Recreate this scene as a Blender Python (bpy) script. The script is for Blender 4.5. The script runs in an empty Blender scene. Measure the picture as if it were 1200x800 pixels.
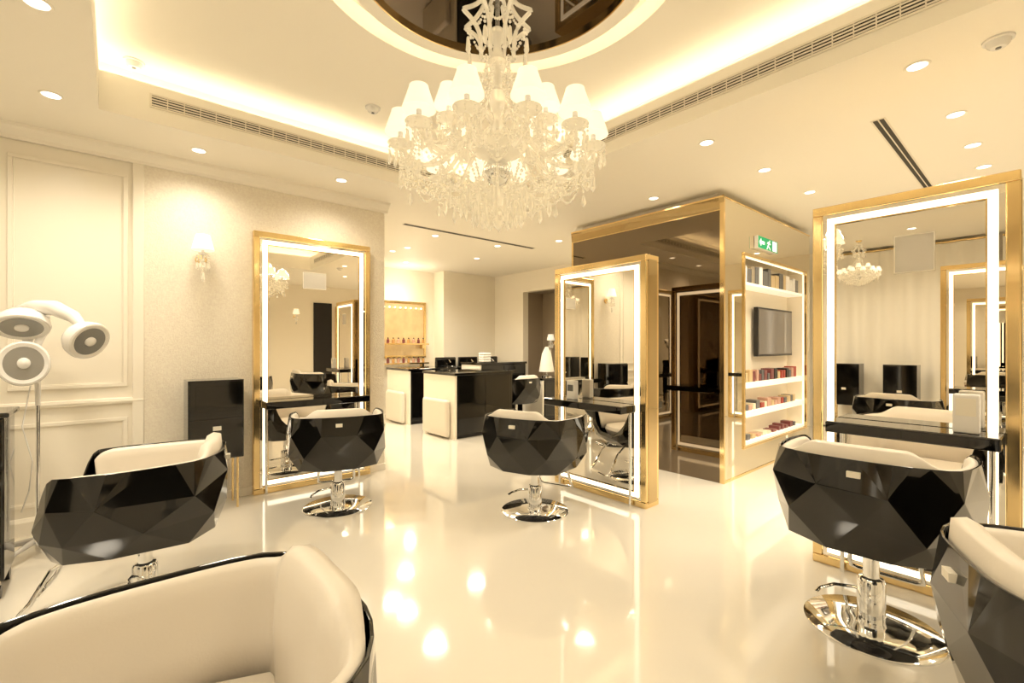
import bpy, bmesh, math, random
from mathutils import Vector, Matrix
random.seed(7)
C = bpy.context.scene.collection
PI = math.pi
H = 1.4; FPX = 539.0; HOR = 405.0; ALPHA = math.radians(49.3)
CEIL = 3.0
def ray(px):
    a = (px-600)/FPX
    return (math.cos(ALPHA)+a*math.sin(ALPHA), math.sin(ALPHA)-a*math.cos(ALPHA))
def flat(px, py, z=0.0):
    d = FPX*(z-H)/(HOR-py); r = ray(px)
    return (r[0]*d, r[1]*d)

# ---------------------------------------------------------------- materials
def mat(name, col, rough=.5, metal=0.0, emit=0.0, ecol=None, spec=.5, coat=0.0, bump=0.0, bscale=40, var=0.0, vscale=3, trans=0.0, ior=1.45, alpha=1.0):
    m = bpy.data.materials.new(name); m.use_nodes = True
    nt = m.node_tree; b = nt.nodes['Principled BSDF']
    b.inputs['Base Color'].default_value = (*col, 1)
    b.inputs['Roughness'].default_value = rough
    b.inputs['Metallic'].default_value = metal
    b.inputs['Specular IOR Level'].default_value = spec
    b.inputs['Coat Weight'].default_value = coat
    b.inputs['Coat Roughness'].default_value = .03
    b.inputs['Transmission Weight'].default_value = trans
    b.inputs['IOR'].default_value = ior
    b.inputs['Alpha'].default_value = alpha
    if emit:
        b.inputs['Emission Color'].default_value = (*(ecol or col), 1)
        b.inputs['Emission Strength'].default_value = emit
    tc = nt.nodes.new('ShaderNodeTexCoord')
    if var:
        n = nt.nodes.new('ShaderNodeTexNoise'); n.inputs['Scale'].default_value = vscale; n.inputs['Detail'].default_value = 4
        nt.links.new(tc.outputs['Object'], n.inputs['Vector'])
        mx = nt.nodes.new('ShaderNodeMix'); mx.data_type = 'RGBA'
        mx.inputs[6].default_value = (*[c*(1-var) for c in col], 1); mx.inputs[7].default_value = (*[min(1, c*(1+var)) for c in col], 1)
        nt.links.new(n.outputs['Fac'], mx.inputs[0]); nt.links.new(mx.outputs[2], b.inputs['Base Color'])
    if bump:
        n = nt.nodes.new('ShaderNodeTexNoise'); n.inputs['Scale'].default_value = bscale; n.inputs['Detail'].default_value = 3
        nt.links.new(tc.outputs['Object'], n.inputs['Vector'])
        bp = nt.nodes.new('ShaderNodeBump'); bp.inputs['Strength'].default_value = bump; bp.inputs['Distance'].default_value = .01
        nt.links.new(n.outputs['Fac'], bp.inputs['Height']); nt.links.new(bp.outputs['Normal'], b.inputs['Normal'])
    return m
WARM = (1.0, .885, .70)
LE = .86         # overall lamp level
M = {}
M['ceil'] = mat('ceiling_paint', (.94, .89, .78), .6, bump=.02, bscale=60)
M['wall'] = mat('cream_satin_paint', (.93, .87, .75), .28, spec=.5, bump=.02, bscale=8)
M['wallflat'] = mat('cream_wall_paint', (.91, .84, .70), .5, bump=.02, bscale=30)
M['paper'] = mat('sparkle_wallpaper', (.93, .82, .69), .42, metal=.04, bump=.6, bscale=100, var=.16, vscale=65)
M['floor'] = mat('polished_resin_floor', (.79, .735, .63), .085, spec=.75, coat=.5, var=.03, vscale=1.2, bump=.006, bscale=2.5)
M['gold'] = mat('polished_gold', (.88, .67, .34), .12, 1.0, bump=.02, bscale=5)
M['mirror'] = mat('mirror_glass', (.92, .88, .80), .0, 1.0)
M['bronze'] = mat('bronze_mirror_panel', (.22, .175, .125), .02, 1.0)
M['palemirror'] = mat('champagne_mirror_panel', (.80, .73, .58), .006, 1.0)
M['goldmirror'] = mat('bevelled_gold_mirror', (.60, .46, .25), .03, 1.0, bump=.05, bscale=3)
M['black'] = mat('black_gloss_lacquer', (.004, .0035, .003), .06, spec=.5, coat=.4)
M['blacksoft'] = mat('black_satin', (.012, .010, .009), .3)
M['darkmirror'] = mat('smoked_ceiling_mirror', (.09, .07, .05), .02, 1.0)
M['cream'] = mat('cream_leather', (.80, .735, .635), .38, bump=.06, bscale=180)
M['chrome'] = mat('chrome', (.84, .85, .86), .06, 1.0)
M['white'] = mat('white_plastic', (.84, .82, .78), .22, spec=.5)
M['silver'] = mat('silver_plastic', (.60, .59, .57), .25, .4)
M['reflector'] = mat('grey_reflector', (.40, .40, .39), .25, .6)
M['whitecloth'] = mat('white_cloth', (.85, .81, .73), .8, bump=.1, bscale=150)
M['grey'] = mat('grey_plastic', (.12, .12, .12), .35)
M['led'] = mat('led_diffuser', (1, .95, .82), .5, emit=2.1, ecol=(1, .90, .71))
M['ledsoft'] = mat('niche_led', (1, .95, .82), .5, emit=1.3, ecol=(1, .84, .57))
M['cove'] = mat('cove_led', (1, .9, .6), .5, emit=8.5, ecol=(1, .88, .66))
M['lens'] = mat('downlight_lens', (1, .95, .85), .5, emit=5, ecol=(1, .95, .84))
M['shade'] = mat('glowing_lamp_shade', (1, .93, .8), .6, emit=.72, ecol=(1, .88, .66))
M['crystal'] = mat('cut_crystal_glow', (1, .96, .86), .02, trans=.5, ior=1.5, emit=.11, ecol=(1, .81, .52), spec=1.0)  # faint warm emission stands in for sparkle; crystal is no lamp
M['slot'] = mat('dark_vent_slot', (.045, .038, .028), .6)
M['ventm'] = mat('vent_metal', (.82, .76, .64), .4)
M['curtain'] = mat('ivory_curtain_fabric', (.95, .91, .82), .85, bump=.05, bscale=200)
M['screen'] = mat('tv_screen', (.12, .10, .08), .1, emit=.10, ecol=(.85, .72, .5), spec=.6)
M['shelfw'] = mat('glow_white_shelf', (.95, .9, .8), .35, emit=.40, ecol=(1, .89, .70))  # emission imitates the lit look of the shelf boards
M['nicheback'] = mat('niche_back_glow_paint', (.85, .76, .60), .45, emit=.05, ecol=(1, .78, .45))  # slight emission brightens the niche back as if lit
M['glow'] = mat('warm_glow_glass', (.70, .52, .28), .12, .5, emit=.12, ecol=(1, .74, .36), var=.35, vscale=5)  # uneven warm glow put into the glass in place of lit reflections
M['green'] = mat('sign_green', (.0, .22, .08), .4, emit=.25, ecol=(.0, .45, .16))
M['signw'] = mat('sign_white', (.9, .95, .9), .4, emit=.6, ecol=(.9, 1, .9))
M['red'] = mat('red_card', (.35, .05, .03), .4); M['maroon'] = mat('maroon_card', (.18, .05, .05), .4)
M['pink'] = mat('rose_card', (.55, .33, .24), .4); M['tan'] = mat('tan_card', (.6, .45, .24), .45)
M['ivorycard'] = mat('ivory_card', (.8, .72, .55), .45)
M['taupe'] = mat('taupe_panel', (.34, .27, .19), .4)
M['paperw'] = mat('white_notice_paper', (.85, .80, .68), .5)
M['film'] = mat('translucent_notice_film', (.95, .91, .83), .4, alpha=.5)
M['amber'] = mat('amber_plastic', (.5, .28, .1), .25)

# ---------------------------------------------------------------- mesh builder
class MB:
    def __init__(s): s.v = []; s.f = []
    def add(s, vs, fs):
        o = len(s.v); s.v += [tuple(v) for v in vs]; s.f += [tuple(i+o for i in f) for f in fs]; return s
    def box(s, x0, x1, y0, y1, z0, z1):
        return s.add([(x0,y0,z0),(x1,y0,z0),(x1,y1,z0),(x0,y1,z0),(x0,y0,z1),(x1,y0,z1),(x1,y1,z1),(x0,y1,z1)],
                     [(0,3,2,1),(4,5,6,7),(0,1,5,4),(1,2,6,5),(2,3,7,6),(3,0,4,7)])
    def lathe(s, prof, n=32, c=(0,0,0), mtx=None):
        vs = []; fs = []; k = len(prof)
        for i in range(n):
            a = 2*PI*i/n
            for r, z in prof:
                p = Vector((r*math.cos(a), r*math.sin(a), z))
                if mtx: p = mtx @ p
                vs.append((p.x+c[0], p.y+c[1], p.z+c[2]))
        for i in range(n):
            j = (i+1) % n
            for q in range(k-1): fs.append((i*k+q, j*k+q, j*k+q+1, i*k+q+1))
        s.add(vs, fs)
        if prof[0][0] > 1e-4: s.f.append(tuple(len(s.v)-n*k+i*k for i in reversed(range(n))))
        if prof[-1][0] > 1e-4: s.f.append(tuple(len(s.v)-n*k+i*k+k-1 for i in range(n)))
        return s
    def cyl(s, p0, p1, r0, r1=None, n=16):
        r1 = r0 if r1 is None else r1
        p0 = Vector(p0); p1 = Vector(p1); d = p1-p0
        q = d.to_track_quat('Z', 'Y').to_matrix()
        return s.lathe([(r0, 0), (r1, d.length)], n, p0, q)
    def tube(s, pts, r, n=8):
        pts = [Vector(p) for p in pts]; vs = []; fs = []
        for i, p in enumerate(pts):
            t = (pts[min(i+1, len(pts)-1)]-pts[max(i-1, 0)]).normalized()
            up = Vector((0,0,1)) if abs(t.z) < .9 else Vector((1,0,0))
            a = t.cross(up).normalized(); b = t.cross(a)
            rr = r[i] if isinstance(r, (list, tuple)) else r
            for k in range(n):
                w = 2*PI*k/n; vs.append(p+a*rr*math.cos(w)+b*rr*math.sin(w))
        for i in range(len(pts)-1):
            for k in range(n):
                l = (k+1) % n; fs.append((i*n+k, i*n+l, (i+1)*n+l, (i+1)*n+k))
        fs.append(tuple(range(n))); fs.append(tuple((len(pts)-1)*n+k for k in reversed(range(n))))
        return s.add(vs, fs)
    def gem(s, c, r, h=None):
        h = h or r; x, y, z = c
        return s.add([(x,y,z+h),(x+r,y,z),(x,y+r,z),(x-r,y,z),(x,y-r,z),(x,y,z-h)],
                     [(0,1,2),(0,2,3),(0,3,4),(0,4,1),(5,2,1),(5,3,2),(5,4,3),(5,1,4)])
    def prism(s, c, r, L):   # hanging faceted drop, top at c
        x, y, z = c
        vs = [(x,y,z)]
        for rr, zz in ((r*.6, z-L*.12), (r, z-L*.7)):
            for k in range(6): vs.append((x+rr*math.cos(k*PI/3), y+rr*math.sin(k*PI/3), zz))
        vs.append((x,y,z-L)); fs = []
        for k in range(6):
            l = (k+1) % 6
            fs += [(0,1+k,1+l),(1+k,7+k,7+l,1+l),(7+k,13,7+l)]
        return s.add(vs, fs)
    def build(s, name, m, parent=None, smooth=False, bevel=0.0, solid=0.0, seg=2, recalc=True):
        me = bpy.data.meshes.new(name); me.from_pydata(s.v, [], s.f); me.update()
        if recalc:
            bm = bmesh.new(); bm.from_mesh(me); bmesh.ops.recalc_face_normals(bm, faces=bm.faces); bm.to_mesh(me); bm.free()
        o = bpy.data.objects.new(name, me); C.objects.link(o); me.materials.append(m)
        if smooth:
            for p in me.polygons: p.use_smooth = True
            me.set_sharp_from_angle(angle=math.radians(40))
        if solid:
            q = o.modifiers.new('solid', 'SOLIDIFY'); q.thickness = solid; q.offset = -1
        if bevel:
            q = o.modifiers.new('bevel', 'BEVEL'); q.width = bevel; q.segments = seg; q.limit_method = 'ANGLE'
            if solid: q.angle_limit = math.radians(9)
        if parent: o.parent = parent
        return o
def tag(o, label, cat, group=None, kind=None):
    o['label'] = label; o['category'] = cat
    if group: o['group'] = group
    if kind: o['kind'] = kind
    return o
def thing(name, label, cat, loc=(0,0,0), rz=0, group=None):
    o = bpy.data.objects.new(name, None); o.empty_display_size = .1; C.objects.link(o)
    o.location = loc; o.rotation_euler = (0,0,rz)
    return tag(o, label, cat, group)
def struct(name, mb, m, **k):
    o = mb.build(name, m, **k); o['kind'] = 'structure'; return o
def copy_tree(o, parent=None):
    c = o.copy(); C.objects.link(c); c.parent = parent
    for ch in list(o.children): copy_tree(ch, c)
    return c
def dup(o, loc, rz, label, group=None):
    c = copy_tree(o); c.location = loc; c.rotation_euler = (0,0,rz); c['label'] = label
    if group: c['group'] = group
    return c
def lamp(kind, loc, e, col=WARM, r=.05, **k):
    l = bpy.data.lights.new('lamp_'+kind.lower(), kind); l.energy = e*LE; l.color = col
    if kind != 'AREA': l.shadow_soft_size = r
    for a, b in k.items(): setattr(l, a, b)
    o = bpy.data.objects.new('lamp_light', l); C.objects.link(o); o.location = loc; return o

# ---------------------------------------------------------------- room shell
X0, X1, Y0, Y1 = -2.6, 9.2, -3.2, 8.8
YL = 4.91; XE = 2.305
struct('floor', MB().box(X0-.15, X1+.15, Y0-.15, Y1+.15, -.1, 0), M['floor'])
TX0, TX1, TY0, TY1 = -.09, 3.10, -.46, 4.18
c = MB()
c.box(X0-.15, TX0-.22, Y0-.15, Y1+.15, CEIL, 3.5).box(TX1+.22, X1+.15, Y0-.15, Y1+.15, CEIL, 3.5)
c.box(TX0-.22, TX1+.22, Y0-.15, TY0-.22, CEIL, 3.5).box(TX0-.22, TX1+.22, TY1+.22, Y1+.15, CEIL, 3.5)
struct('ceiling', c, M['ceil'])
c = MB(); e = .22; T = 3.235      # tray sides with the ledge that hides the cove light
c.box(TX0-e, TX0, TY0-e, TY1+e, CEIL, T).box(TX1, TX1+e, TY0-e, TY1+e, CEIL, T)
c.box(TX0, TX1, TY0-e, TY0, CEIL, T).box(TX0, TX1, TY1, TY1+e, CEIL, T)
struct('ceiling_tray', c, M['ceil'])
c = MB(); w = .03
c.box(TX0-w, TX0, TY0-w, TY1+w, T, T+.035).box(TX1, TX1+w, TY0-w, TY1+w, T, T+.035)
c.box(TX0, TX1, TY0-w, TY0, T, T+.035).box(TX0, TX1, TY1, TY1+w, T, T+.035)
struct('trim_1', c, M['ceil'])
c = MB(); a0, a1 = .07, .10
c.box(TX0-a1, TX0-a0, TY0-a1, TY1+a1, T+.002, T+.022).box(TX1+a0, TX1+a1, TY0-a1, TY1+a1, T+.002, T+.022)
c.box(TX0-a0, TX1+a0, TY0-a1, TY0-a0, T+.002, T+.022).box(TX0-a0, TX1+a0, TY1+a0, TY1+a1, T+.002, T+.022)
struct('trim_2', c, M['cove'])
# upper ceiling with round hole
CX, CY, UZ, RH = 1.5, 1.86, 3.42, 1.02
rx0, rx1, ry0, ry1 = TX0-.22, TX1+.22, TY0-.22, TY1+.22
angs = sorted([2*PI*i/96 for i in range(96)]+[math.atan2(y-CY, x-CX) % (2*PI) for x in (rx0, rx1) for y in (ry0, ry1)])
vs = []; fs = []
for a in angs:
    dx, dy = math.cos(a), math.sin(a)
    t = min([(rx1-CX)/dx if dx > 1e-9 else 1e9, (rx0-CX)/dx if dx < -1e-9 else 1e9, (ry1-CY)/dy if dy > 1e-9 else 1e9, (ry0-CY)/dy if dy < -1e-9 else 1e9])
    vs += [(CX+t*dx, CY+t*dy, UZ), (CX+RH*dx, CY+RH*dy, UZ), (CX+RH*dx, CY+RH*dy, UZ+.12), (CX, CY, UZ+.12)]
n = len(angs)
for i in range(n):
    j = (i+1) % n
    fs += [(4*i, 4*i+1, 4*j+1, 4*j), (4*i+1, 4*i+2, 4*j+2, 4*j+1), (4*i+2, 4*i+3, 4*j+3, 4*j+2)]
struct('ceiling_upper', MB().add(vs, fs), M['ceil'], recalc=False)
def ring(r0, r1, z0, z1, n=96):
    vs = []; fs = []
    for i in range(n):
        a = 2*PI*i/n; ca, sa = math.cos(a), math.sin(a)
        vs += [(CX+r0*ca, CY+r0*sa, z0), (CX+r1*ca, CY+r1*sa, z0), (CX+r1*ca, CY+r1*sa, z1), (CX+r0*ca, CY+r0*sa, z1)]
    for i in range(n):
        j = (i+1) % n
        for k in range(4): fs.append((4*i+k, 4*j+k, 4*j+(k+1) % 4, 4*i+(k+1) % 4))
    return MB().add(vs, fs)
struct('ceiling_ring', ring(.765, .86, UZ-.03, UZ-.0), M['ceil'], smooth=True)
struct('trim_3', ring(.755, .765, UZ-.035, UZ+.12), M['gold'], smooth=True)
struct('trim_4', ring(.80, .82, UZ+.002, UZ+.022), M['cove'], smooth=True)
struct('ceiling_mirror', MB().lathe([(.755, 0), (.755, .01)], 96, (CX, CY, UZ-.01)), M['darkmirror'])

struct('wall_left', MB().box(X0, .17, YL, YL+.15, 0, CEIL), M['wall'])
struct('wall_left_papered', MB().box(.17, XE, YL-.012, YL+.15, 0, CEIL), M['paper'])
struct('wall_hall', MB().box(XE-.15, XE, YL+.15, Y1, 0, CEIL), M['wallflat'])
struct('wall_back', MB().box(XE-.15, X1, Y1, Y1+.15, 0, CEIL), M['wallflat'])
struct('wall_pilaster', MB().box(5.30, 6.7, 8.4, Y1, 0, CEIL), M['wallflat'])
struct('wall_hall_right', MB().box(6.7, 6.85, 4.18, 6.40, 0, CEIL).box(6.7, 6.85, 7.42, 8.8, 0, CEIL).box(6.7, 6.85, 6.40, 7.42, 2.56, CEIL), M['wallflat'])
struct('wall_recess', MB().box(7.30, 7.36, 6.30, 7.52, 0, 2.7).box(6.86, 7.30, 6.30, 6.39, 0, 2.7).box(6.86, 7.30, 7.43, 7.52, 0, 2.7).box(6.86, 7.30, 6.39, 7.43, 2.57, 2.7), M['taupe'])
struct('wall_right', MB().box(X1, X1+.15, Y0, Y1, 0, CEIL), M['wallflat'])
struct('wall_near', MB().box(X0, X1, Y0-.15, Y0, 0, CEIL), M['wallflat'])
struct('door_1', MB().box(4.02, 4.50, Y0, Y0+.03, 0, 2.56), M['blacksoft'])
struct('wall_side', MB().box(X0-.15, X0, Y0, YL+.15, 0, CEIL), M['wallflat'])
# crown and skirting of the left wall
def extr(prof, x0, x1, y):       # prof: (depth from wall, z)
    vs = [(x0, y-d, z) for d, z in prof]+[(x1, y-d, z) for d, z in prof]; k = len(prof)
    return vs, [(i, (i+1) % k, k+(i+1) % k, k+i) for i in range(k)]+[tuple(range(k)), tuple(range(2*k-1, k-1, -1))]
struct('trim_5', MB().add(*extr([(0, 2.90), (.02, 2.90), (.025, 2.925), (.06, 2.96), (.085, 2.975), (.09, CEIL), (0, CEIL)], X0, XE+.03, YL-.012)), M['ceil'])
struct('baseboard_left', MB().add(*extr([(0, 0), (.02, 0), (.02, .10), (.008, .125), (0, .13)], X0, .17, YL)).add(*extr([(0, 0), (.018, 0), (.018, .07), (0, .075)], .17, XE, YL-.012)), M['wall'])
struct('baseboard_back', MB().box(XE, 5.30, Y1-.02, Y1, 0, .12).box(5.30, 6.7, 8.38, 8.4, 0, .12), M['wall'])
def panel_mould(x0, x1, z0, z1, y, w=.028, d=.013):
    m = MB()
    for (a, b, cc, dd) in ((x0, x1, z0, z0+w), (x0, x1, z1-w, z1), (x0, x0+w, z0+w, z1-w), (x1-w, x1, z0+w, z1-w)):
        m.box(a, b, y-d, y, cc, dd)
    for (a, b, cc, dd) in ((x0+w, x1-w, z0+w, z0+w+.008), (x0+w, x1-w, z1-w-.008, z1-w), (x0+w, x0+w+.008, z0+w, z1-w), (x1-w-.008, x1-w, z0+w, z1-w)):
        m.box(a, b, y-d*.4, y, cc, dd)
    return m
k = 6
for (x0, x1) in ((-.60, .07), (-1.45, -.78), (-2.3, -1.63)):
    struct('trim_%d' % k, panel_mould(x0, x1, 1.07, 2.80, YL), M['wall'], bevel=.004); k += 1
    struct('trim_%d' % k, panel_mould(x0, x1, .20, .82, YL), M['wall'], bevel=.004); k += 1
struct('trim_%d' % k, MB().add(*extr([(0, .93), (.022, .935), (.028, .955), (.022, .975), (0, .98)], X0, .17, YL)), M['wall']); k += 1
struct('trim_%d' % k, MB().box(.10, .175, YL-.025, YL, 0, CEIL-.05), M['wall'], bevel=.008); k += 1
# the mirrored block with its display niche
BX, BY, BXE, BYE = 4.661, 2.134, 7.25, 4.18
NX0, NX1, NZ0, NZ1, NY = 5.15, 7.08, .31, 2.38, 2.36
BT = 2.92
m = MB().box(BX+.02, BXE, NY, BYE, 0, BT).box(BX+.02, NX0, BY, NY, 0, BT).box(NX1, BXE, BY, NY, 0, BT).box(NX0, NX1, BY, NY, 0, NZ0).box(NX0, NX1, BY, NY, NZ1, BT)
struct('wall_middle', m, M['palemirror'])
struct('wall_middle_front', MB().box(BX, BX+.02, BY+.035, BYE, 0, BT-.13), M['bronze'])
struct('wall_middle_neck', MB().box(BX+.12, BXE-.02, BY+.12, BYE-.1, BT, CEIL), M['ceil'])
struct('trim_20', MB().add([(BX-.015, BY-.01, BT), (BX-.015, BYE, BT), (BX-.015, BYE, BT-.012), (BX-.015, BY-.01, BT-.012), (BX, BY, BT-.13), (BX, BYE, BT-.13), (BX+.02, BY, BT-.0), (BX+.02, BYE, BT)],
       [(0, 1, 2, 3), (3, 2, 5, 4), (0, 1, 7, 6)]), M['goldmirror'])
struct('trim_21', MB().box(BX-.008, BX+.02, BY-.008, BY+.035, 0, BT-.012), M['gold'])
struct('trim_22', MB().box(BX-.004, BX+.02, BY+.035, BYE, BT-.14, BT-.13).box(BX-.018, BX-.013, BY-.012, BYE, BT-.014, BT+.004).box(BX-.005, BX+.02, BYE-.03, BYE, 0, BT-.14), M['gold'])
struct('trim_26', MB().box(BX+.02, BXE, BY-.006, BY+.001, BT-.012, BT).box(BX+.02, BXE, BY-.006, BY+.001, 0, .025), M['gold'])
m = MB()
for (a, b, cc, dd) in ((NX0-.03, NX1+.03, NZ0-.03, NZ0), (NX0-.03, NX1+.03, NZ1, NZ1+.03), (NX0-.03, NX0, NZ0, NZ1), (NX1, NX1+.03, NZ0, NZ1)): m.box(a, b, BY-.015, BY+.01, cc, dd)
struct('trim_23', m, M['gold'], bevel=.004)
struct('trim_24', MB().box(NX0+.005, NX1-.005, NY-.006, NY-.001, NZ0, NZ1).box(NX0+.001, NX0+.004, BY+.01, NY-.006, NZ0, NZ1).box(NX1-.004, NX1-.001, BY+.01, NY-.006, NZ0, NZ1), M['nicheback'])
m = MB().box(NX0+.005, NX0+.012, BY+.02, BY+.03, NZ0+.02, NZ1-.02).box(NX1-.012, NX1-.005, BY+.02, BY+.03, NZ0+.02, NZ1-.02).box(NX0+.02, NX1-.02, BY+.02, BY+.035, NZ1-.012, NZ1-.002)
struct('trim_25', m, M['ledsoft'])

# ---------------------------------------------------------------- styling mirrors
def make_station(w, h, t, label, loc, rz, double=True, shelf=True, notice=None, sz=.885, ym=(.10, .06)):
    s = thing('styling_mirror', label, 'mirror', loc, rz)
    b = .055; hw = w/2
    def rg(x0, x1, ins0, ins1, bot0=None):
        q = MB(); y0, y1 = -hw+ins0, hw-ins0; z0, z1 = ins0, h-ins0; d = ins1-ins0
        q.box(x0, x1, y0, y1, z0, z0+d).box(x0, x1, y0, y1, z1-d, z1).box(x0, x1, y0, y0+d, z0+d, z1-d).box(x0, x1, y1-d, y1, z0+d, z1-d)
        return q
    rg(0, t, 0, b).build('frame', M['gold'], s, bevel=.006)
    if t > .1:
        MB().box(.035, t-.035, -hw-.003, -hw-.0005, .04, h-.04).build('side_panel', M['goldmirror'], s)
        MB().box(.035, t-.035, hw+.0005, hw+.003, .04, h-.04).build('side_panel', M['goldmirror'], s)
    MB().box(.022, t-.022, -hw+b, hw-b, b, h-b).build('core', M['blacksoft'], s)
    for side in ((0, 1) if double else (0,)):
        f = (lambda x: x) if side == 0 else (lambda x: t-x)
        def sp(a, c_): return (min(f(a), f(c_)), max(f(a), f(c_)))
        a, c_ = sp(.014, .02)
        MB().box(a, c_, -hw+b, hw-b, b, h-b).build('mirror_glass', M['mirror'], s)
        a, c_ = sp(.006, .0135)
        rg(a, c_, b+.025, b+.064).build('light_strip', M['led'], s)
        a, c_ = sp(.003, .0138)
        rg(a, c_, b+.064, b+.071).build('inner_trim', M['gold'], s)
        if shelf:
            a, c_ = sp(-.22, -.001); y0, y1 = -hw+ym[0], hw-ym[1]
            sh = MB().box(a, c_, y0, y1, sz-.065, sz).build('shelf', M['black'], s, bevel=.006)
            a, c_ = sp(-.225, -.221)
            MB().box(a, c_, y0+.04, (y0+y1)/2-.01, sz-.055, sz-.01).build('drawer_front', M['black'], sh)
            MB().box(a, c_, (y0+y1)/2+.01, y1-.04, sz-.055, sz-.01).build('drawer_front', M['black'], sh)
            for y in (y0+.04, y1-.04): MB().cyl((f(-.03), y, 0), (f(-.03), y, sz-.065), .012).build('shelf_leg', M['chrome'], s, smooth=True)
    if notice:
        y0, y1, z0, z1 = notice
        nt_ = MB().box(.0115, .0130, y0, y1, z0, z1).build('notice', M['film'], s)
        q = MB(); w_ = .006
        for a, b_, cc, dd in ((y0, y1, z0, z0+w_), (y0, y1, z1-w_, z1), (y0, y0+w_, z0+w_, z1-w_), (y1-w_, y1, z0+w_, z1-w_)): q.box(.0095, .0114, a, b_, cc, dd)
        q.build('notice_border', M['paperw'], nt_)
    return s
SM_L = make_station(1.135, 2.48, .07, 'gold framed lit mirror leaning flat on the sparkly papered left wall', (1.537, YL-.09, 0), PI/2, double=False, notice=(-.10, .13, 1.97, 2.14))
SM_C = make_station(1.08, 2.1875, .20, 'thick freestanding gold framed mirror in the middle, before the dark bronze block', (3.43, 2.772, 0), 0)
SM_R = make_station(.915, 2.29, .20, 'largest-looking gold lit mirror at the right edge with a square notice on it', (3.445, .54, 0), 0, notice=(-.135, .045, 1.82, 2.04), sz=.95, ym=(.06, .13))
SM_N = make_station(.95, 2.4, .20, 'gold framed lit mirror beside the photographer, seen only as a reflection', (-.95, .40, 0), PI, double=True)
M1 = dup(SM_L, (X1-.09, .75, 0), 0, 'gold framed lit mirror added on the far right wall for the block to reflect')  # extra mirror, added to give the block's niche side a reflection
M2 = dup(SM_L, (5.15, Y0+.09, 0), -PI/2, 'gold framed lit mirror behind the photographer beside the dark panel, seen only as a reflection')

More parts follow.
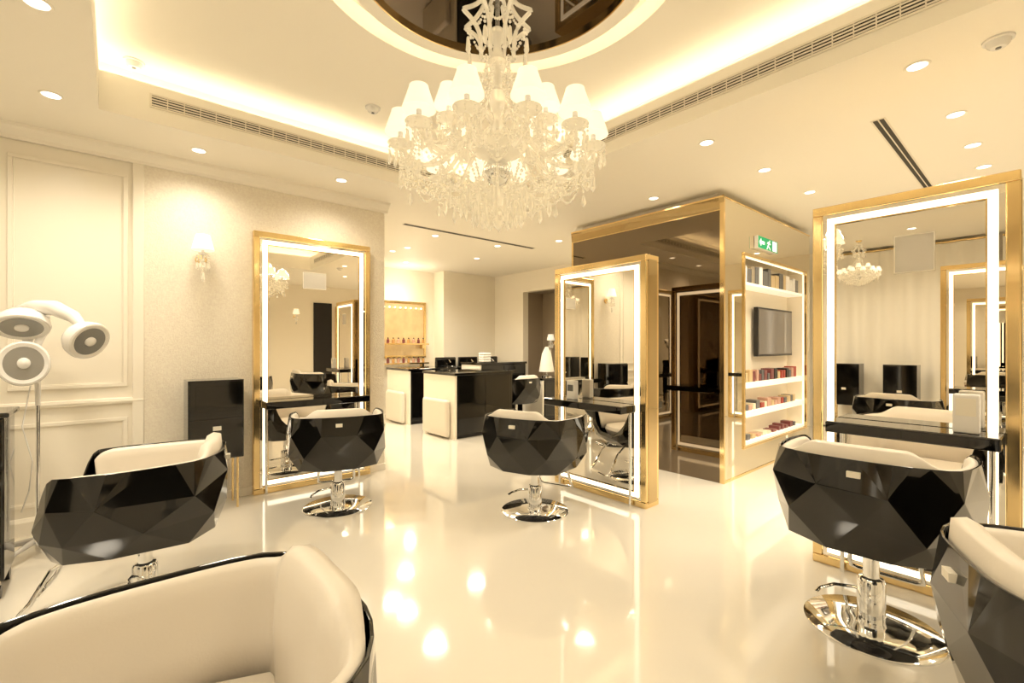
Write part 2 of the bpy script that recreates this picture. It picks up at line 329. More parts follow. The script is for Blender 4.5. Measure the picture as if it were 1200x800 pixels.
# ---------------------------------------------------------------- styling chairs
CT = [(-.375, 0, .83), (-.36, .19, .83), (-.26, .335, .825), (0, .385, .815), (.21, .375, .81), (.30, .335, .79), (.345, .27, .62), (.365, .14, .51), (.37, 0, .50)]
CT = [Vector(p) for p in CT]+[Vector((x, -y, z)) for x, y, z in CT[-2:0:-1]]
def crv(u):
    n = len(CT); i = int(math.floor(u)) % n; f = u-math.floor(u)
    p0, p1, p2, p3 = CT[(i-1) % n], CT[i], CT[(i+1) % n], CT[(i+2) % n]
    return .5*((2*p1)+(p2-p0)*f+(2*p0-5*p1+4*p2-p3)*f*f+(3*p1-p0-3*p2+p3)*f**3)
def make_chair(label, loc, rz, lift=0.0, seed=11):
    rnd = random.Random(seed)
    t = thing('styling_chair', label, 'chair', loc, rz, 'styling chairs')
    L = Vector((0, 0, lift)); ZB = .395+lift; N = 12; Q = 4*N; W = 16.0
    rim = [crv(W*k/Q)+L for k in range(Q)]
    def row(off, f0, fj, s, sj, uj):
        out = []
        for i in range(N):
            p = crv(W*(i+off+rnd.uniform(-uj, uj))/N)+L; f = f0+rnd.uniform(-fj, fj); k = s+rnd.uniform(-sj, sj)
            out.append(Vector((p.x*k, p.y*k, ZB+(p.z-ZB)*f)))
        return out
    A = row(.5, .66, .08, 1.065, .005, .10); B = row(0, .30, .07, 1.035, .006, .10); D = row(.5, .0, .0, .90, .0, .0)
    vs = rim+A+B+D; fs = []; a0, b0, d0 = Q, Q+N, Q+2*N
    for i in range(N):
        j = (i+1) % N; h = (i-1) % N
        for k in range(4*i, 4*i+4): fs.append((k, (k+1) % Q, a0+i))
        fs.append(((4*i+4) % Q, a0+j, a0+i))
        fs += [(a0+h, a0+i, b0+i), (b0+i, a0+i, b0+j), (b0+i, b0+j, d0+i), (d0+i, b0+j, d0+j)]
    c0 = len(vs); vs.append(Vector((0, 0, ZB-.004)))
    for i in range(N): fs.append((d0+i, d0+(i+1) % N, c0))
    MB().add(vs, fs).build('shell', M['black'], t, solid=.008, bevel=.016, seg=4)
    # upholstered liner, kept clear of the inside of the faceted shell
    S = [crv(-5+10*k/64)+L for k in range(65)]
    vs = []; fs = []; K = 9; seat = .50+lift
    for i, p in enumerate(S):
        tn = (S[min(i+2, len(S)-1)]-S[max(i-2, 0)]); tn.z = 0; tn.normalize(); nin = Vector((tn.y, -tn.x, 0))
        c_ = Vector((p.x, p.y, 0))
        if nin.dot(-c_) < 0: nin = -nin
        q = max(0, min(1, (.30-abs(p.y))/.12)) if p.x < -.2 else 0
        q = q*q*(3-2*q)
        end = min(i, len(S)-1-i); ef = min(1, .35+end*.11)
        th = (.048+.050*q)*ef; zt = p.z-.012+.060*q-(1-ef)*.05
        o = .010
        for d, z in ((o+.055, seat), (o+.030, p.z-.16), (o+.006, p.z-.04), (o+.004+.010*q, zt), (o+th*.5, zt+.010), (o+th*.85, zt-.008), (o+th, zt-.05), (o+max(th*1.12, .055), zt-.18), (o+max(th*1.05, .085), seat)):
            v = c_+nin*d; vs.append((v.x, v.y, z))
    for i in range(len(S)-1):
        for k in range(K-1): fs.append((i*K+k, i*K+k+1, (i+1)*K+k+1, (i+1)*K+k))
        fs.append((i*K+K-1, i*K, (i+1)*K, (i+1)*K+K-1))
    fs.append(tuple(range(K))); fs.append(tuple((len(S)-1)*K+k for k in range(K)))
    o = MB().add(vs, fs).build('upholstery', M['cream'], t)
    for p in o.data.polygons: p.use_smooth = True
    sc = [(-.27, .23), (-.1, .30), (.11, .30), (.225, .26), (.28, .17), (.30, 0)]; sc = sc+[(x, -y) for x, y in sc[-2::-1]]
    nn = len(sc); vs = []
    for s, z in ((.88, .455), (.95, .475), (1, .515), (.95, .545), (.80, .553)): vs += [(x*s, y*s, z+lift) for x, y in sc]
    fs = [tuple(range(nn))]
    for r in range(4):
        for i in range(nn): fs.append((r*nn+i, r*nn+(i+1) % nn, (r+1)*nn+(i+1) % nn, (r+1)*nn+i))
    fs.append(tuple(4*nn+i for i in range(nn)))
    MB().add(vs, fs).build('seat_cushion', M['cream'], t, smooth=True)
    MB().lathe([(.10, .36+lift), (.15, .390+lift)], 24).build('mounting_plate', M['blacksoft'], t)
    MB().lathe([(.058, .02), (.058, .20+lift*.5), (.05, .215+lift*.5), (.034, .22+lift*.5), (.034, .37+lift)], 24).build('column', M['chrome'], t, smooth=True)
    MB().lathe([(.285, 0), (.285, .008), (.279, .013), (.12, .018), (.062, .022), (.058, .04)], 56).build('base_plate', M['chrome'], t, smooth=True)
    MB().tube([(.05, .0, .15), (.06, .08, .15), (.03, .16, .145), (-.03, .21, .13), (-.08, .22, .12)], .008).build('pump_lever', M['chrome'], t, smooth=True)
    MB().tube([(.22, .13, .39+lift), (.34, .15, .30), (.41, .16, .16), (.45, .16, .11), (.46, .13, .10), (.46, -.13, .10), (.45, -.16, .11), (.41, -.16, .16), (.34, -.15, .30), (.22, -.13, .39+lift)], .011).build('footrest', M['chrome'], t, smooth=True)
    MB().box(-.402, -.378, -.02, .03, .755+lift, .78+lift).build('care_label', M['paperw'], t)
    return t
ch = make_chair('faceted black tub chair facing the middle freestanding mirror', (2.70, 2.84, 0), math.radians(20))
dup(ch, (1.465, 4.03, 0), math.radians(72), 'faceted black tub chair facing the mirror on the left wall')
make_chair('faceted black tub chair facing the large right mirror, all of its round base in view', (2.85, .57, 0), math.radians(3), lift=.065, seed=5)
c4 = make_chair('faceted black tub chair at left, side on, below the hair processor', (.12, 3.25, 0), math.radians(168), lift=-.02, seed=8)
c5 = dup(c4, (.06, 1.14, 0), math.radians(180), 'nearest tub chair at bottom left, showing mostly its cream inside')
dup(ch, (1.89, -.19, 0), math.radians(-68), 'tub chair cut off by the bottom right corner')
dup(ch, (5.42, 6.20, 0), math.radians(90), 'small distant black tub chair between the rear counters')

# ---------------------------------------------------------------- items on shelves of stations
t = thing('tablet_stand', 'white upright box standing on the right mirror shelf', 'box', (3.33, .27, .951), 0)
MB().box(-.035, .035, -.05, .05, 0, .20).build('body', M['white'], t, bevel=.008)
MB().box(-.038, -.0352, -.038, .038, .09, .18).build('front_panel', M['paperw'], t)
t = thing('tissue_box', 'small white box standing on the middle mirror shelf', 'box', (3.33, 2.98, .886), 0)
MB().box(-.03, .03, -.05, .05, 0, .18).build('body', M['white'], t, bevel=.006)
MB().box(-.032, -.0302, -.035, .035, .08, .14).build('front_panel', M['grey'], t)

# ---------------------------------------------------------------- black locker cabinets
def make_locker(label, loc, rz):
    t = thing('storage_cabinet', label, 'cabinet', loc, rz)
    MB().box(-.20, .20, -.15, .15, .44, 1.11).build('body', M['black'], t, bevel=.003)
    d = MB().box(-.19, .19, -.168, -.151, .80, 1.10).build('door', M['black'], t, bevel=.003)
    q = MB()
    for a, b, cc, dd in ((-.15, .15, .84, .85), (-.15, .15, 1.05, 1.06), (-.15, -.14, .85, 1.05), (.14, .15, .85, 1.05)): q.box(a, b, -.174, -.1685, cc, dd)
    q.build('door_moulding', M['black'], d)
    d = MB().box(-.19, .19, -.168, -.151, .45, .785).build('drawer', M['black'], t, bevel=.003)
    MB().box(-.03, .03, -.172, -.1685, .69, .725).build('name_plate', M['paperw'], d)
    for x in (-.16, .16):
        for y in (-.11, .11): MB().cyl((x, y, 0), (x, y, .44), .009).build('leg', M['gold'], t, smooth=True)
    return t
lk = make_locker('glossy black cabinet on thin gold legs left of the wall mirror', (.64, 4.70, 0), 0)
dup(lk, (-2.2, 1.45, 0), PI/2, 'black cabinet before the ivory curtain, seen in the right mirror, nearer the middle')
dup(lk, (-2.2, 2.15, 0), PI/2, 'black cabinet before the ivory curtain, seen at the left edge of the right mirror')

# ---------------------------------------------------------------- trolley
t = thing('salon_trolley', 'black drawer trolley on castors cut off by the left edge', 'trolley', (-.66, 3.93, 0), 0)
MB().box(-.19, .19, -.17, .17, .10, 1.0).build('body', M['black'], t, bevel=.006)
MB().box(-.21, .21, -.19, .19, 1.0, 1.03).build('top_tray', M['black'], t, bevel=.008)
for i in range(5):
    z = .13+i*.172
    d = MB().box(-.175, .175, -.182, -.171, z, z+.155).build('drawer', M['black'], t, bevel=.004)
    MB().cyl((-.06, -.195, z+.11), (.06, -.195, z+.11), .006).build('handle', M['chrome'], d, smooth=True)
for x in (-.16, .16):
    for y in (-.14, .14):
        w_ = MB().cyl((x-.015, y, .035), (x+.015, y, .035), .035, n=20).build('castor', M['blacksoft'], t, smooth=True)
        MB().cyl((x, y, .05), (x, y, .10), .012).build('castor_stem', M['chrome'], w_, smooth=True)

# ---------------------------------------------------------------- hair processor
HX, HY = -.40, 4.42
t = thing('hair_processor', 'white three-headed hair processor on a tall stand by the panelled wall', 'hair dryer', (HX, HY, 0), 0)
def hp(px, py, d):          # a point of the machine in its own coordinates
    r = ray(px); return Vector((r[0]*d-HX, r[1]*d-HY, H+(HOR-py)*d/FPX))
def oval_head(c, nrm, rx, rz):
    z = Vector(nrm).normalized(); x = z.cross(Vector((0,0,1))).normalized(); y = z.cross(x)
    m3 = Matrix((x*rx, y*rz, z)).transposed()
    hd = MB().lathe([(.0, -.10), (.40, -.095), (.72, -.07), (.93, -.03), (1, .01), (.97, .03), (.90, .036), (.74, .030)], 36, c, m3).build('lamp_head', M['white'], t, smooth=True)
    MB().lathe([(.74, .0305), (.60, .010), (.10, .005)], 36, c, m3).build('reflector', M['reflector'], hd, smooth=True)
    for rr in (.60, .45):
        q = MB(); pts = [Vector(c)+m3@Vector((rr*math.cos(a), rr*math.sin(a), .022)) for a in [2*PI*i/28 for i in range(29)]]
        q.tube(pts, .005, 6).build('heating_ring', M['silver'], hd, smooth=True)
    MB().lathe([(.28, .01), (.24, .04), (.12, .05), (0, .052)], 20, c, m3).build('sensor', M['white'], hd, smooth=True)
d0 = 3.02
A = hp(26, 380, d0); B = hp(101, 398, d0-.03); D = hp(28, 426, d0-.06)
toCam = Vector((-HX, -HY, 0)).normalized()
oval_head(A, toCam+Vector((-.1, 0, -1.1)), .140, .120)
oval_head(B, toCam+Vector((.85, 0, -.55)), .130, .125)
oval_head(D, toCam+Vector((0, 0, .10)), .125, .145)
hub = hp(52, 372, d0+.12)
MB().tube([hp(10, 374, d0+.12), hp(24, 364, d0+.11), hp(42, 360, d0+.09), hp(64, 361, d0+.07), hp(86, 371, d0+.05), hp(99, 385, d0+.03)], [.025, .040, .050, .050, .040, .022], 16).build('arm_housing', M['white'], t, smooth=True)
MB().tube([hub, hp(32, 400, d0+.14), hp(28, 425, d0+.05)], .025, 12).build('lower_arm', M['white'], t, smooth=True)
MB().tube([hub, hub+Vector((0, .05, -.06)), (0, 0, hub.z-.18), (0, 0, 1.0)], [.03, .03, .020, .013], 12).build('neck', M['white'], t, smooth=True)
MB().cyl((0, 0, .10), (0, 0, 1.0), .012).build('pole', M['chrome'], t, smooth=True)
MB().tube([hp(36, 450, d0+.02), hp(26, 500, d0), hp(38, 540, d0), hp(34, 575, d0+.05), hp(25, 600, d0+.1)], .004, 6).build('power_cable', M['white'], t, smooth=True)
for i in range(5):
    a = i*2*PI/5+.4; x, y = .24*math.cos(a), .24*math.sin(a)
    l = MB().tube([(0, 0, .10), (x*.5, y*.5, .085), (x, y, .065)], [.022, .017, .012], 10).build('leg', M['silver'], t, smooth=True)
    MB().cyl((x-.012, y, .028), (x+.012, y, .028), .028, n=16).build('castor', M['blacksoft'], l, smooth=True)

# ---------------------------------------------------------------- wall sconces
def make_sconce(label, loc, rz):
    t = thing('wall_sconce', label, 'wall lamp', loc, rz)
    MB().lathe([(.0, 0), (.045, .0), (.04, .012), (.0, .02)], 24, (0, 0, 0), Matrix.Rotation(PI/2, 3, 'X')).build('wall_plate', M['gold'], t, smooth=True)
    MB().tube([(0, -.01, 0), (0, -.06, -.05), (0, -.11, -.03), (0, -.12, .03)], .010, 10).build('arm', M['crystal'], t, smooth=True)
    MB().lathe([(.03, .03), (.035, .04), (.012, .05), (.012, .10)], 20, (0, -.12, 0)).build('candle', M['white'], t, smooth=True)
    MB().lathe([(.085, .07), (.055, .20)], 32, (0, -.12, 0)).build('lamp_shade', M['shade'], t, smooth=True)
    for i in range(9):
        a = 2*PI*i/9; q = MB(); x, y = .045*math.cos(a), -.12+.045*math.sin(a)
        for j in range(3): q.gem((x, y, .02-j*.02), .008)
        q.prism((x, y, -.035), .011, .07).build('crystal_drop', M['crystal'], t)
    q = MB()
    for j in range(4): q.gem((0, -.12, -.02-j*.028), .014)
    q.prism((0, -.12, -.12), .016, .09).build('centre_drop', M['crystal'], t)
    return t
sc = make_sconce('lit crystal wall lamp with white shade on the papered wall left of the mirror', (.57, YL-.014, 2.16), 0)
dup(sc, (3.55, Y0+.002, 2.16), PI, 'lit crystal wall lamp on the wall behind the photographer, left one in reflection')
dup(sc, (6.3, Y0+.002, 2.16), PI, 'lit crystal wall lamp on the wall behind the photographer, right one in reflection')
dup(sc, (7.298, 7.05, 1.45), -PI/2, 'lit wall lamp inside the taupe recess at the rear of the hall')
for (x, y, z, e_) in ((.57, YL-.13, 2.28, 5), (3.55, Y0+.12, 2.28, 6), (6.3, Y0+.12, 2.28, 6), (7.17, 7.05, 1.6, 14)): lamp('POINT', (x, y, z), e_, r=.03)

# ---------------------------------------------------------------- chandelier
ZC = 2.0
ct = thing('chandelier', 'large crystal chandelier with white shades hanging from the round ceiling recess', 'chandelier', (CX, CY, ZC), 0)
def zz(z): return z-ZC
FA = math.atan2(-CY, -CX)     # direction towards the viewer
MB().lathe([(.012, zz(3.40)), (.012, zz(2.95))], 12).build('rod', M['chrome'], ct, smooth=True)
MB().lathe([(.0, zz(3.40)), (.09, zz(3.405)), (.07, zz(3.37)), (.02, zz(3.34)), (0, zz(3.34))], 32).build('ceiling_rose', M['gold'], ct, smooth=True)
MB().lathe([(.0, zz(3.05)), (.03, zz(3.04)), (.045, zz(3.0)), (.02, zz(2.96)), (.025, zz(2.92)), (.05, zz(2.87)), (.03, zz(2.80)), (.02, zz(2.74)), (.06, zz(2.70)), (.035, zz(2.64)),
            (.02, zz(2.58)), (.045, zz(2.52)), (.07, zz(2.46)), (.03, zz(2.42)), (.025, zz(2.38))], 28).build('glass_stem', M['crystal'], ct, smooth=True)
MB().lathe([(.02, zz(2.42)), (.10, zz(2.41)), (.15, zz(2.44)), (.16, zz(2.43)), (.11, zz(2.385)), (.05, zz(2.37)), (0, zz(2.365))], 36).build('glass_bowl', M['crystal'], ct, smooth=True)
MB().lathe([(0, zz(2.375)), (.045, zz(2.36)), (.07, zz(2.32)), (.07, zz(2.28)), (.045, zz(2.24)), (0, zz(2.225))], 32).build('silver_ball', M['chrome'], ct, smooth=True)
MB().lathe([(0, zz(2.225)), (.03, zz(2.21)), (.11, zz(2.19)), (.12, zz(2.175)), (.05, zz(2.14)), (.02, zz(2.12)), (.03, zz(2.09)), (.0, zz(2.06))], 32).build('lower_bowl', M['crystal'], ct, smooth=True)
def P3(a, r, z): return Vector((r*math.cos(a), r*math.sin(a), zz(z)))
TZ = 2.37
arms = [(FA+math.radians(15+30*i), .49, TZ, 0) for i in range(12)]+[(FA+math.radians(v), .27, 2.50, 1) for v in (62, 118, -62, -118)]
for (a, R, z, tier) in arms:
    pts = []
    zs = 2.42 if tier == 0 else 2.56
    for k in range(13):
        u = k/12; r = .03+(R-.03)*u
        pts.append(P3(a, r, zs+(z-zs)*u+.09*math.sin(PI*min(1, u*1.9))*(1-u)-.13*math.sin(PI*u**1.5)*u))
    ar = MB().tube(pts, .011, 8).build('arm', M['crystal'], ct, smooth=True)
    tip = P3(a, R, z)
    MB().lathe([(.0, -.01), (.045, .0), (.062, .018), (.060, .022), (.02, .012), (.014, .03), (.016, .045), (.012, .05)], 20, tip).build('drip_cup', M['crystal'], ar, smooth=True)
    MB().lathe([(.012, .03), (.012, .10)], 12, tip).build('candle_tube', M['white'], ar, smooth=True)
    MB().lathe([(.074, .072), (.070, .086), (.043, .168), (.042, .176)], 32, tip).build('lamp_shade', M['shade'], ar, smooth=True)
    q = MB()
    for k in range(8):
        b = 2*PI*k/8; x, y = tip.x+.055*math.cos(b), tip.y+.055*math.sin(b)
        for j in range(2): q.gem((x, y, tip.z+.005-j*.018), .008)
        q.prism((x, y, tip.z-.028), .010, .06)
    q.build('cup_drops', M['crystal'], ar)
    lamp('POINT', (CX+tip.x, CY+tip.y, ZC+tip.z+.125), 3.6, r=.06)
def strand(p, q, sag, r=.0090):
    p = Vector(p); q = Vector(q); L = (p-q).length+sag*1.3
    nb = max(6, int(L/.018)); m = MB()
    for k in range(nb+1):
        u = k/nb; c_ = p.lerp(q, u); c_.z -= sag*4*u*(1-u)
        m.gem(c_, r*(1.25 if k % 4 == 2 else .95))
    return m
for i in range(12):
    a = arms[i][0]; b = arms[i][0]+math.radians(30); h = (a+b)/2
    strand(P3(a, .06, 2.84), P3(a, .40, 2.38), .10).build('bead_chain', M['crystal'], ct)
    strand(P3(a, .47, TZ-.02), P3(a, .10, 2.19), .12).build('bead_chain', M['crystal'], ct)
    strand(P3(h, .40, TZ-.03), P3(h, .14, 2.20), .09).build('bead_chain', M['crystal'], ct)
    strand(P3(h, .30, TZ-.03), P3(h, .05, 2.10), .05).build('bead_chain', M['crystal'], ct)
    strand(P3(a, .49, TZ-.01), P3(b, .49, TZ-.01), .14).build('bead_swag', M['crystal'], ct)
    strand(P3(a, .495, TZ-.01), P3(b, .495, TZ-.01), .09).build('bead_swag', M['crystal'], ct)
    strand(P3(a, .30, 2.38), P3(b, .30, 2.38), .13).build('bead_swag', M['crystal'], ct)
    for c_, base, L, nb in ((a, P3(a, .49, TZ-.07), .07, 4), (h, P3(h, .27, 2.21), .09, 3)):
        q = MB()
        for j in range(nb): q.gem(base+Vector((0, 0, -j*.018)), .010)
        q.prism(base+Vector((0, 0, -nb*.018)), .014, L).build('crystal_drop', M['crystal'], ct)
for k in range(16):
    a = 2*PI*k/16
    for rr, z0, L in ((.19, 2.21, .11), (.125, 2.17, .11), (.07, 2.13, .09)):
        if rr < .1 and k % 2: continue
        q = MB(); base = P3(a, rr, z0)
        for j in range(2): q.gem(base+Vector((0, 0, -j*.02)), .010)
        q.prism(base+Vector((0, 0, -.035)), .014, L).build('spear_drop', M['crystal'], ct)
q = MB(); q.lathe([(0, .045), (.02, .035), (.03, .01), (.018, -.02), (0, -.035)], 12, (0, 0, zz(2.035))).build('finial', M['crystal'], ct)
for k in range(8):      # scrolled crown around the rod
    a = FA+math.radians(22.5+45*k); pts = []
    for j in range(22):
        u = j/21; th = u*1.55*PI
        pts.append(P3(a, .05+.105*math.sin(u*PI*.85)+.03*math.cos(th*2), 2.90+.30*u-.02*math.sin(th*2)))
    e_ = pts[-1]
    for j in range(10):
        th = j/9*1.6*PI; pts.append(e_+Vector((math.cos(a)*.035*math.sin(th), math.sin(a)*.035*math.sin(th), .035*(1-math.cos(th))*.6)))
    MB().tube(pts, .011, 8).build('crown_scroll', M['crystal'], ct, smooth=True)
    q = MB(); base = P3(a, .16, 3.0)
    for j in range(2): q.gem(base+Vector((0, 0, -j*.02)), .010)
    q.prism(base+Vector((0, 0, -.035)), .014, .10).build('crown_drop', M['crystal'], ct)
    strand(P3(a, .15, 3.06), P3(a+PI/4, .15, 3.06), .06).build('crown_beads', M['crystal'], ct)
c2 = dup(ct, (-1.67, 1.87, 2.302), 0, 'small crystal chandelier before the curtains, seen only in the right mirror')
c2.scale = (.5, .5, .5)

# ---------------------------------------------------------------- ceiling fittings
dl = thing('ceiling_downlight', 'small round recessed ceiling spotlight, lit', 'ceiling light', (0, 0, CEIL), 0, 'round recessed ceiling spotlights')
MB().lathe([(.045, -.001), (.047, -.006), (.056, -.006), (.060, -.001)], 28).build('trim_ring', M['ceil'], dl, smooth=True)
MB().lathe([(0, -.003), (.045, -.003)], 28).build('lens', M['lens'], dl)
spots = [flat(px, py, CEIL) for px, py in ((60, 111), (43, 3), (233, 176), (400, 211), (828, 167), (896, 199), (949, 225), (1075, 77), (1120, 134), (1140, 170), (1153, 195), (766, 232), (510, 276), (583, 288), (655, 282), (460, 294))]
spots += [(4.0, -.9), (5.6, -.9), (7.2, -.9), (1.5, -1.3), (.0, -1.3), (-1.3, 1.2), (-1.3, 2.8), (-1.3, -.4), (3.6, 6.8), (5.0, 6.8), (4.2, 8.0), (5.9, 5.2), (7.2, .8), (8.4, 1.0)]  # further downlights added for light, behind the camera and in the far areas
for i, (x, y) in enumerate(spots):
    o = dl if i == 0 else copy_tree(dl)
    o.location = (x, y, CEIL)
    wallish = YL-.5 < y < YL
    l = lamp('SPOT', (x, y, CEIL-.02), 170 if y > 4.95 else (68 if wallish else 122), r=.14, spot_size=math.radians(155), spot_blend=1.0)
def make_det(label, loc):
    t = thing('smoke_detector', label, 'smoke detector', loc)
    MB().lathe([(.0, -.045), (.03, -.045), (.045, -.03), (.05, -.012), (.062, -.01), (.062, 0)], 28).build('housing', M['white'], t, smooth=True)
    MB().lathe([(0, -.048), (.012, -.048), (.012, -.044)], 16).build('sensor_cap', M['grey'], t, smooth=True)
    return t
a = flat(157, 72, UZ); sd = make_det('white smoke detector on the raised ceiling at upper left', (a[0], a[1], UZ))
a = flat(437, 126, UZ); dup(sd, (a[0], a[1], UZ), 0, 'white smoke detector on the raised ceiling just left of the chandelier')
a = flat(1170, 46, CEIL); dup(sd, (a[0], a[1], CEIL), 0, 'white smoke detector on the ceiling at upper right')
def grille(label, loc, rz, L, hgt, ns):     # wall grille lying in local x-z plane facing -y
    t = thing('air_vent', label, 'air vent', loc, rz)
    q = MB(); w = .012
    q.box(0, L, -.008, 0, 0, w).box(0, L, -.008, 0, hgt-w, hgt).box(0, w, -.008, 0, w, hgt-w).box(L-w, L, -.008, 0, w, hgt-w)
    q.build('frame', M['ventm'], t)
    MB().box(w, L-w, -.002, -.001, w, hgt-w).build('backing', M['slot'], t)
    q = MB()
    for i in range(ns):
        z = w+(hgt-2*w)*(i+.5)/ns; q.box(w, L-w, -.007, -.003, z-.0045, z+.0045)
    x = .10
    while x < L: q.box(x, x+.006, -.0075, -.003, w, hgt-w); x += .10
    q.build('slats', M['ventm'], t)
    return t
grille('long white air grille in the left side of the raised ceiling', (.18, TY1-.001, 3.105), 0, 2.6, .10, 4)
grille('long white air grille in the right side of the raised ceiling', (TX1-.001, 3.0, 3.095), -PI/2, 3.2, .10, 4)
def slot(label, loc, L, w=.085):
    t = thing('air_vent', label, 'air vent', loc, 0)
    MB().box(0, L, -w/2, w/2, -.004, -.001).build('frame', M['ventm'], t)
    q = MB()
    for i in range(2): q.box(.01, L-.01, -w/2+.010+i*.036, -w/2+.036+i*.036, -.006, -.004)
    q.build('slots', M['slot'], t)
slot('dark linear ceiling slot vent above the right mirror', (4.08, .78, CEIL), 2.25)
slot('dark linear ceiling slot vent over the rear hall', (2.85, 5.5, CEIL), 2.35)

# ---------------------------------------------------------------- exit sign
t = thing('exit_sign', 'green and white running man exit sign high on the mirrored block', 'exit sign', (5.68, BY-.02, 2.485), 0)
MB().box(-.283, .283, -.025, .018, .006, .144).build('housing', M['white'], t, bevel=.003)
MB().box(-.28, .28, -.028, -.0255, .009, .141).build('face', M['green'], t)
def poly(pts, y=-.0285): return MB().add([(x, y, z) for x, z in pts]+[(x, y-.001, z) for x, z in pts], [tuple(range(len(pts))), tuple(range(2*len(pts)-1, len(pts)-1, -1))])
poly([(-.255, .075), (-.205, .120), (-.205, .092), (-.11, .092), (-.11, .058), (-.205, .058), (-.205, .030)]).build('arrow', M['signw'], t)
def runner(dx, m_, s=1.15):
    q = MB()
    for pts in ([(.0, .02), (.012, .015), (.045, .065), (.03, .075)], [(.03, .065), (.05, .065), (.075, .11), (.05, .12)], [(.045, .07), (.06, .062), (.085, .045), (.10, .02), (.09, .018), (.07, .038), (.04, .055)],
                [(.055, .11), (.03, .10), (.015, .085), (.012, .095), (.03, .115), (.06, .122)], [(.07, .112), (.085, .085), (.105, .09), (.104, .10), (.09, .098), (.08, .12)],
                [(.066, .128), (.074, .122), (.084, .126), (.086, .136), (.078, .144), (.068, .14)]):
        pp = [(x*s+dx, -.0285, z*.9) for x, z in pts]; q.add(pp, [tuple(range(len(pp)))])
    q.build('running_figure', m_, t, recalc=False)
runner(-.05, M['signw'])
q = MB(); q.box(.12, .25, -.0295, -.0285, .018, .132).build('doorway_mark', M['signw'], t)

# ---------------------------------------------------------------- niche contents
for z, lab in ((2.07, 'top'), (.96, 'third'), (.64, 'second'), (.312, 'lowest')):
    t = thing('display_shelf', 'glowing white %s shelf in the gold framed niche' % lab, 'shelf', (NX0, NY, z))
    MB().box(.02, NX1-NX0-.02, -.21, -.008, 0, .03).build('board', M['shelfw'], t, bevel=.003)
    if z < 1.5: MB().box(.02, NX1-NX0-.02, -.213, -.2105, -.0 if z < .4 else -.03, .03).build('front_lip', M['shelfw'], t)
t = thing('television', 'flat television mounted in the lit niche', 'television', (6.43, NY-.06, 1.27))
MB().box(-.57, .57, -.03, .02, 0, .60).build('casing', M['blacksoft'], t, bevel=.005)
MB().box(-.545, .545, -.033, -.0305, .025, .575).build('screen', M['screen'], t)
MB().box(-.1, .1, .021, .052, .2, .4).build('wall_bracket', M['blacksoft'], t)
rr = random.Random(5)
def card(x, z, w, h, m, label, group):
    o = MB().box(0, w, -.12, 0, 0, h).build('product_box', M[m], bevel=.002); o.location = (x, BY+.17, z); tag(o, label, 'box', group)
CN = {'red': 'red', 'maroon': 'maroon', 'pink': 'rose', 'blacksoft': 'black', 'tan': 'tan', 'ivorycard': 'ivory', 'chrome': 'silver', 'white': 'white', 'grey': 'grey'}
x = 5.30
while x < 6.9:
    w = rr.uniform(.05, .09); mm = rr.choice(['red', 'maroon', 'ivorycard', 'pink', 'blacksoft', 'tan', 'grey'])
    card(x, .99, w, rr.uniform(.08, .14), mm, CN[mm]+' product box on the shelf below the television', 'product boxes below the television')
    x += w+rr.uniform(.005, .05)
x = 5.35
while x < 6.85:
    w = rr.uniform(.06, .12); mm = rr.choice(['tan', 'pink', 'maroon', 'ivorycard', 'grey'])
    card(x, .342, w, rr.uniform(.03, .07), mm, CN[mm]+' product box on the lowest niche shelf', 'product boxes on the lowest shelf')
    x += w+rr.uniform(.03, .08)
x = 5.32
while x < 6.9:
    w = rr.uniform(.05, .10); mm = rr.choice(['red', 'pink', 'maroon', 'ivorycard', 'grey', 'tan'])
    card(x, .672, w, rr.uniform(.05, .10), mm, CN[mm]+' product box on the second niche shelf', 'product boxes on the second shelf')
    x += w+rr.uniform(.01, .05)
def bottle(label, mt):
    t = thing('product_bottle', label, 'bottle', (0, 0, 0))
    MB().lathe([(.0, 0), (.026, .0), (.028, .01), (.028, .075), (.012, .09), (.012, .095)], 18).build('body', M[mt], t, smooth=True)
    MB().lathe([(.015, .093), (.015, .115), (0, .117)], 14).build('cap', M['blacksoft'], t, smooth=True)
    return t
x = 5.25
while x < 6.95:
    w = rr.uniform(.07, .14); mm = rr.choice(['chrome', 'white', 'grey', 'tan', 'chrome'])
    card(x, 2.102, w, rr.uniform(.14, .23), mm, CN[mm]+' package on the top niche shelf', 'packages on the top niche shelf')
    x += w+rr.uniform(.005, .02)

# ---------------------------------------------------------------- rear hall
def counter(name, label, x0, x1, y0, y1, h, pad=True):
    t = thing(name, label, 'counter', (x0, y0, 0)); w = x1-x0; d = y1-y0
    MB().box(.03, w, 0, d, .06, h-.04).build('body', M['black'], t, bevel=.006)
    MB().box(.06, w-.03, .03, d-.03, 0, .06).build('plinth', M['blacksoft'], t)
    MB().box(-.02, w+.02, -.02, d+.02, h-.04, h).build('worktop', M['black'], t, bevel=.005)
    MB().box(-.005, .029, 0, d, .0, h-.042).build('side_panel', M['wall'], t)
    if pad:
        MB().box(-.10, -.006, .10, d-.10, .02, .58).build('seat_pad', M['cream'], t, bevel=.045, seg=5)
    for k in range(2):
        a = .05+k*(w-.1)/2; f = MB().box(a, a+(w-.1)/2-.01, -.012, -.001, .09, h-.07).build('front_panel', M['black'], t, bevel=.003)
    return t
counter('salon_counter', 'nearer black gloss counter with pale side in the rear hall', 3.83, 4.95, 5.75, 6.67, .99)
counter('salon_counter', 'farther black gloss counter with pale side in the rear hall', 3.92, 4.9, 7.34, 8.2, .99)
counter('salon_counter', 'long black counter behind the nearer one, toward the dark recess', 5.15, 6.3, 6.9, 7.5, 1.08, False)
counter('salon_counter', 'low black cabinet beside the taupe recess', 5.95, 6.64, 6.05, 6.6, .80, False)
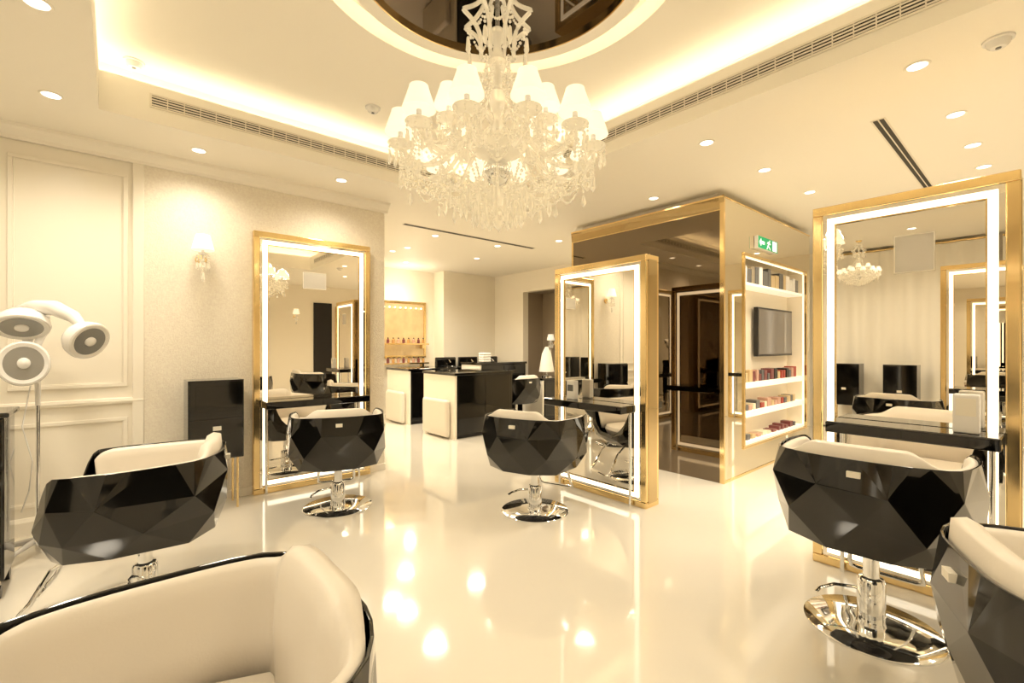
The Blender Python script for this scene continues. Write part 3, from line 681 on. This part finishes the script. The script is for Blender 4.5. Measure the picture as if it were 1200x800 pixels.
def wash(label, loc, rz):
    t = thing('wash_unit', label, 'wash basin', loc, rz)
    MB().box(-.24, .24, -.05, .45, 0, .80).build('pedestal', M['black'], t, bevel=.02)
    MB().lathe([(.0, .80), (.12, .80), (.20, .86), (.24, .97), (.22, .975), (.18, .90), (.10, .85), (0, .845)], 28, (0, .2, 0)).build('basin', M['black'], t, smooth=True)
    MB().box(-.24, .24, .46, .54, .0, 1.16).build('back_panel', M['black'], t, bevel=.02)
    MB().tube([(0, .44, .82), (0, .43, 1.04), (0, .36, 1.10), (0, .30, 1.05)], .012).build('tap', M['chrome'], t, smooth=True)
    return t
wu = wash('black wash basin unit in the rear hall, leftmost', (5.25, 7.75, 0), 0)
dup(wu, (5.82, 7.75, 0), 0, 'black wash basin unit in the rear hall, middle of three')
dup(wu, (6.39, 7.75, 0), 0, 'black wash basin unit in the rear hall, rightmost')
for i in range(4):
    o = MB().box(-.10, .10, -.08, .08, 0, .045).build('folded_towel', M['whitecloth'], bevel=.018, seg=3); o.location = (5.45, 7.15, 1.082+i*.046)
    tag(o, ['bottom', 'second', 'third', 'topmost'][i]+' folded white towel in the stack on the long rear counter', 'towel', 'stacked white towels')
t = thing('table_lamp', 'tall white cone shaped lamp on the low black cabinet by the taupe recess', 'lamp', (6.32, 6.32, .80))
MB().lathe([(.10, 0), (.10, .02), (.015, .04), (.015, .18)], 20).build('base', M['chrome'], t, smooth=True)
MB().lathe([(.15, .10), (.09, .45), (.03, .58)], 28).build('lamp_shade', M['whitecloth'], t, smooth=True)
t = thing('wall_mirror', 'gold framed mirror on the far wall with a row of small lights along its top', 'mirror', (4.45, Y1-.03, 1.15))
q = MB()
for a, b, cc, dd in ((-.62, .62, 0, .05), (-.62, .62, 1.13, 1.18), (-.62, -.57, .05, 1.13), (.57, .62, .05, 1.13)): q.box(a, b, -.03, .028, cc, dd)
q.build('frame', M['gold'], t, bevel=.005)
MB().box(-.57, .57, -.01, .0, .05, 1.13).build('mirror_glass', M['glow'], t)  # glass brightened by its own painted glow
for i in range(9): MB().lathe([(0, -.022), (.022, 0), (0, .022)], 14, (-.48+i*.12, -.06, 1.04)).build('bulb', M['led'], t, smooth=True)
pb = {}
for sz, sl in ((1.02, 'lower'), (1.42, 'upper')):
    t = thing('wall_shelf', sl+' narrow gold shelf of bottles at the far gold framed mirror', 'shelf', (4.45, Y1-.065, sz))
    MB().box(-.6, .6, -.16, 0, 0, .03).build('board', M['gold'], t, bevel=.003)
    MB().box(-.5, -.46, -.12, 0, -.08, -.001).build('bracket', M['gold'], t)
    MB().box(.46, .5, -.12, 0, -.08, -.001).build('bracket', M['gold'], t)
    for i in range(10):
        mt = ['amber', 'pink', 'maroon'][i % 3]
        if mt not in pb: pb[mt] = o = bottle('x', mt)
        else: o = copy_tree(pb[mt])
        o.location = (3.92+i*.115, Y1-.14, sz+.031); o['label'] = {'maroon': 'maroon', 'amber': 'amber', 'pink': 'rose'}[mt]+' bottle on the '+sl+' shelf at the far mirror'; o['group'] = 'bottles on the '+sl+' far shelf'
lamp('POINT', (4.45, 8.3, 2.5), 16, r=.1)

# ---------------------------------------------------------------- curtains behind (seen in the mirrors)
def curtain(y0, y1, label, ph):
    vs = []; fs = []; n = 200
    for i in range(n+1):
        u = i/n; y = y0+(y1-y0)*u; d = .030*math.sin(u*(y1-y0)*22+ph)+.014*math.sin(u*(y1-y0)*9)
        vs += [(X0+.12+d, y, .02), (X0+.12+d*.8, y, 2.93)]
    for i in range(n): fs.append((2*i, 2*i+2, 2*i+3, 2*i+1))
    t = thing('curtain', label, 'curtain', (0, 0, 0)); o = MB().add(vs, fs).build('drape', M['curtain'], t, smooth=True, recalc=False)
    for p in o.data.polygons: p.use_smooth = True
    MB().cyl((X0+.12, y0, 2.95), (X0+.12, y1, 2.95), .015).build('rail', M['gold'], t, smooth=True)
curtain(-2.8, .4, 'ivory floor length curtain behind the photographer, nearer the near wall', 0)
curtain(.5, 3.6, 'ivory floor length curtain behind the two black cabinets', 1)

# ---------------------------------------------------------------- camera, world
w = bpy.data.worlds.new('world'); bpy.context.scene.world = w; w.use_nodes = True
w.node_tree.nodes['Background'].inputs[0].default_value = (1, .85, .6, 1); w.node_tree.nodes['Background'].inputs[1].default_value = .3
cd = bpy.data.cameras.new('camera'); cam = bpy.data.objects.new('camera', cd); C.objects.link(cam)
cam.location = (0, 0, H); cam.rotation_euler = (PI/2, 0, ALPHA-PI/2)
cd.sensor_width = 36; cd.lens = 36*FPX/1200; cd.shift_y = 5/1200; cd.clip_start = .05
bpy.context.scene.camera = cam
bpy.context.scene.view_settings.view_transform = 'Standard'
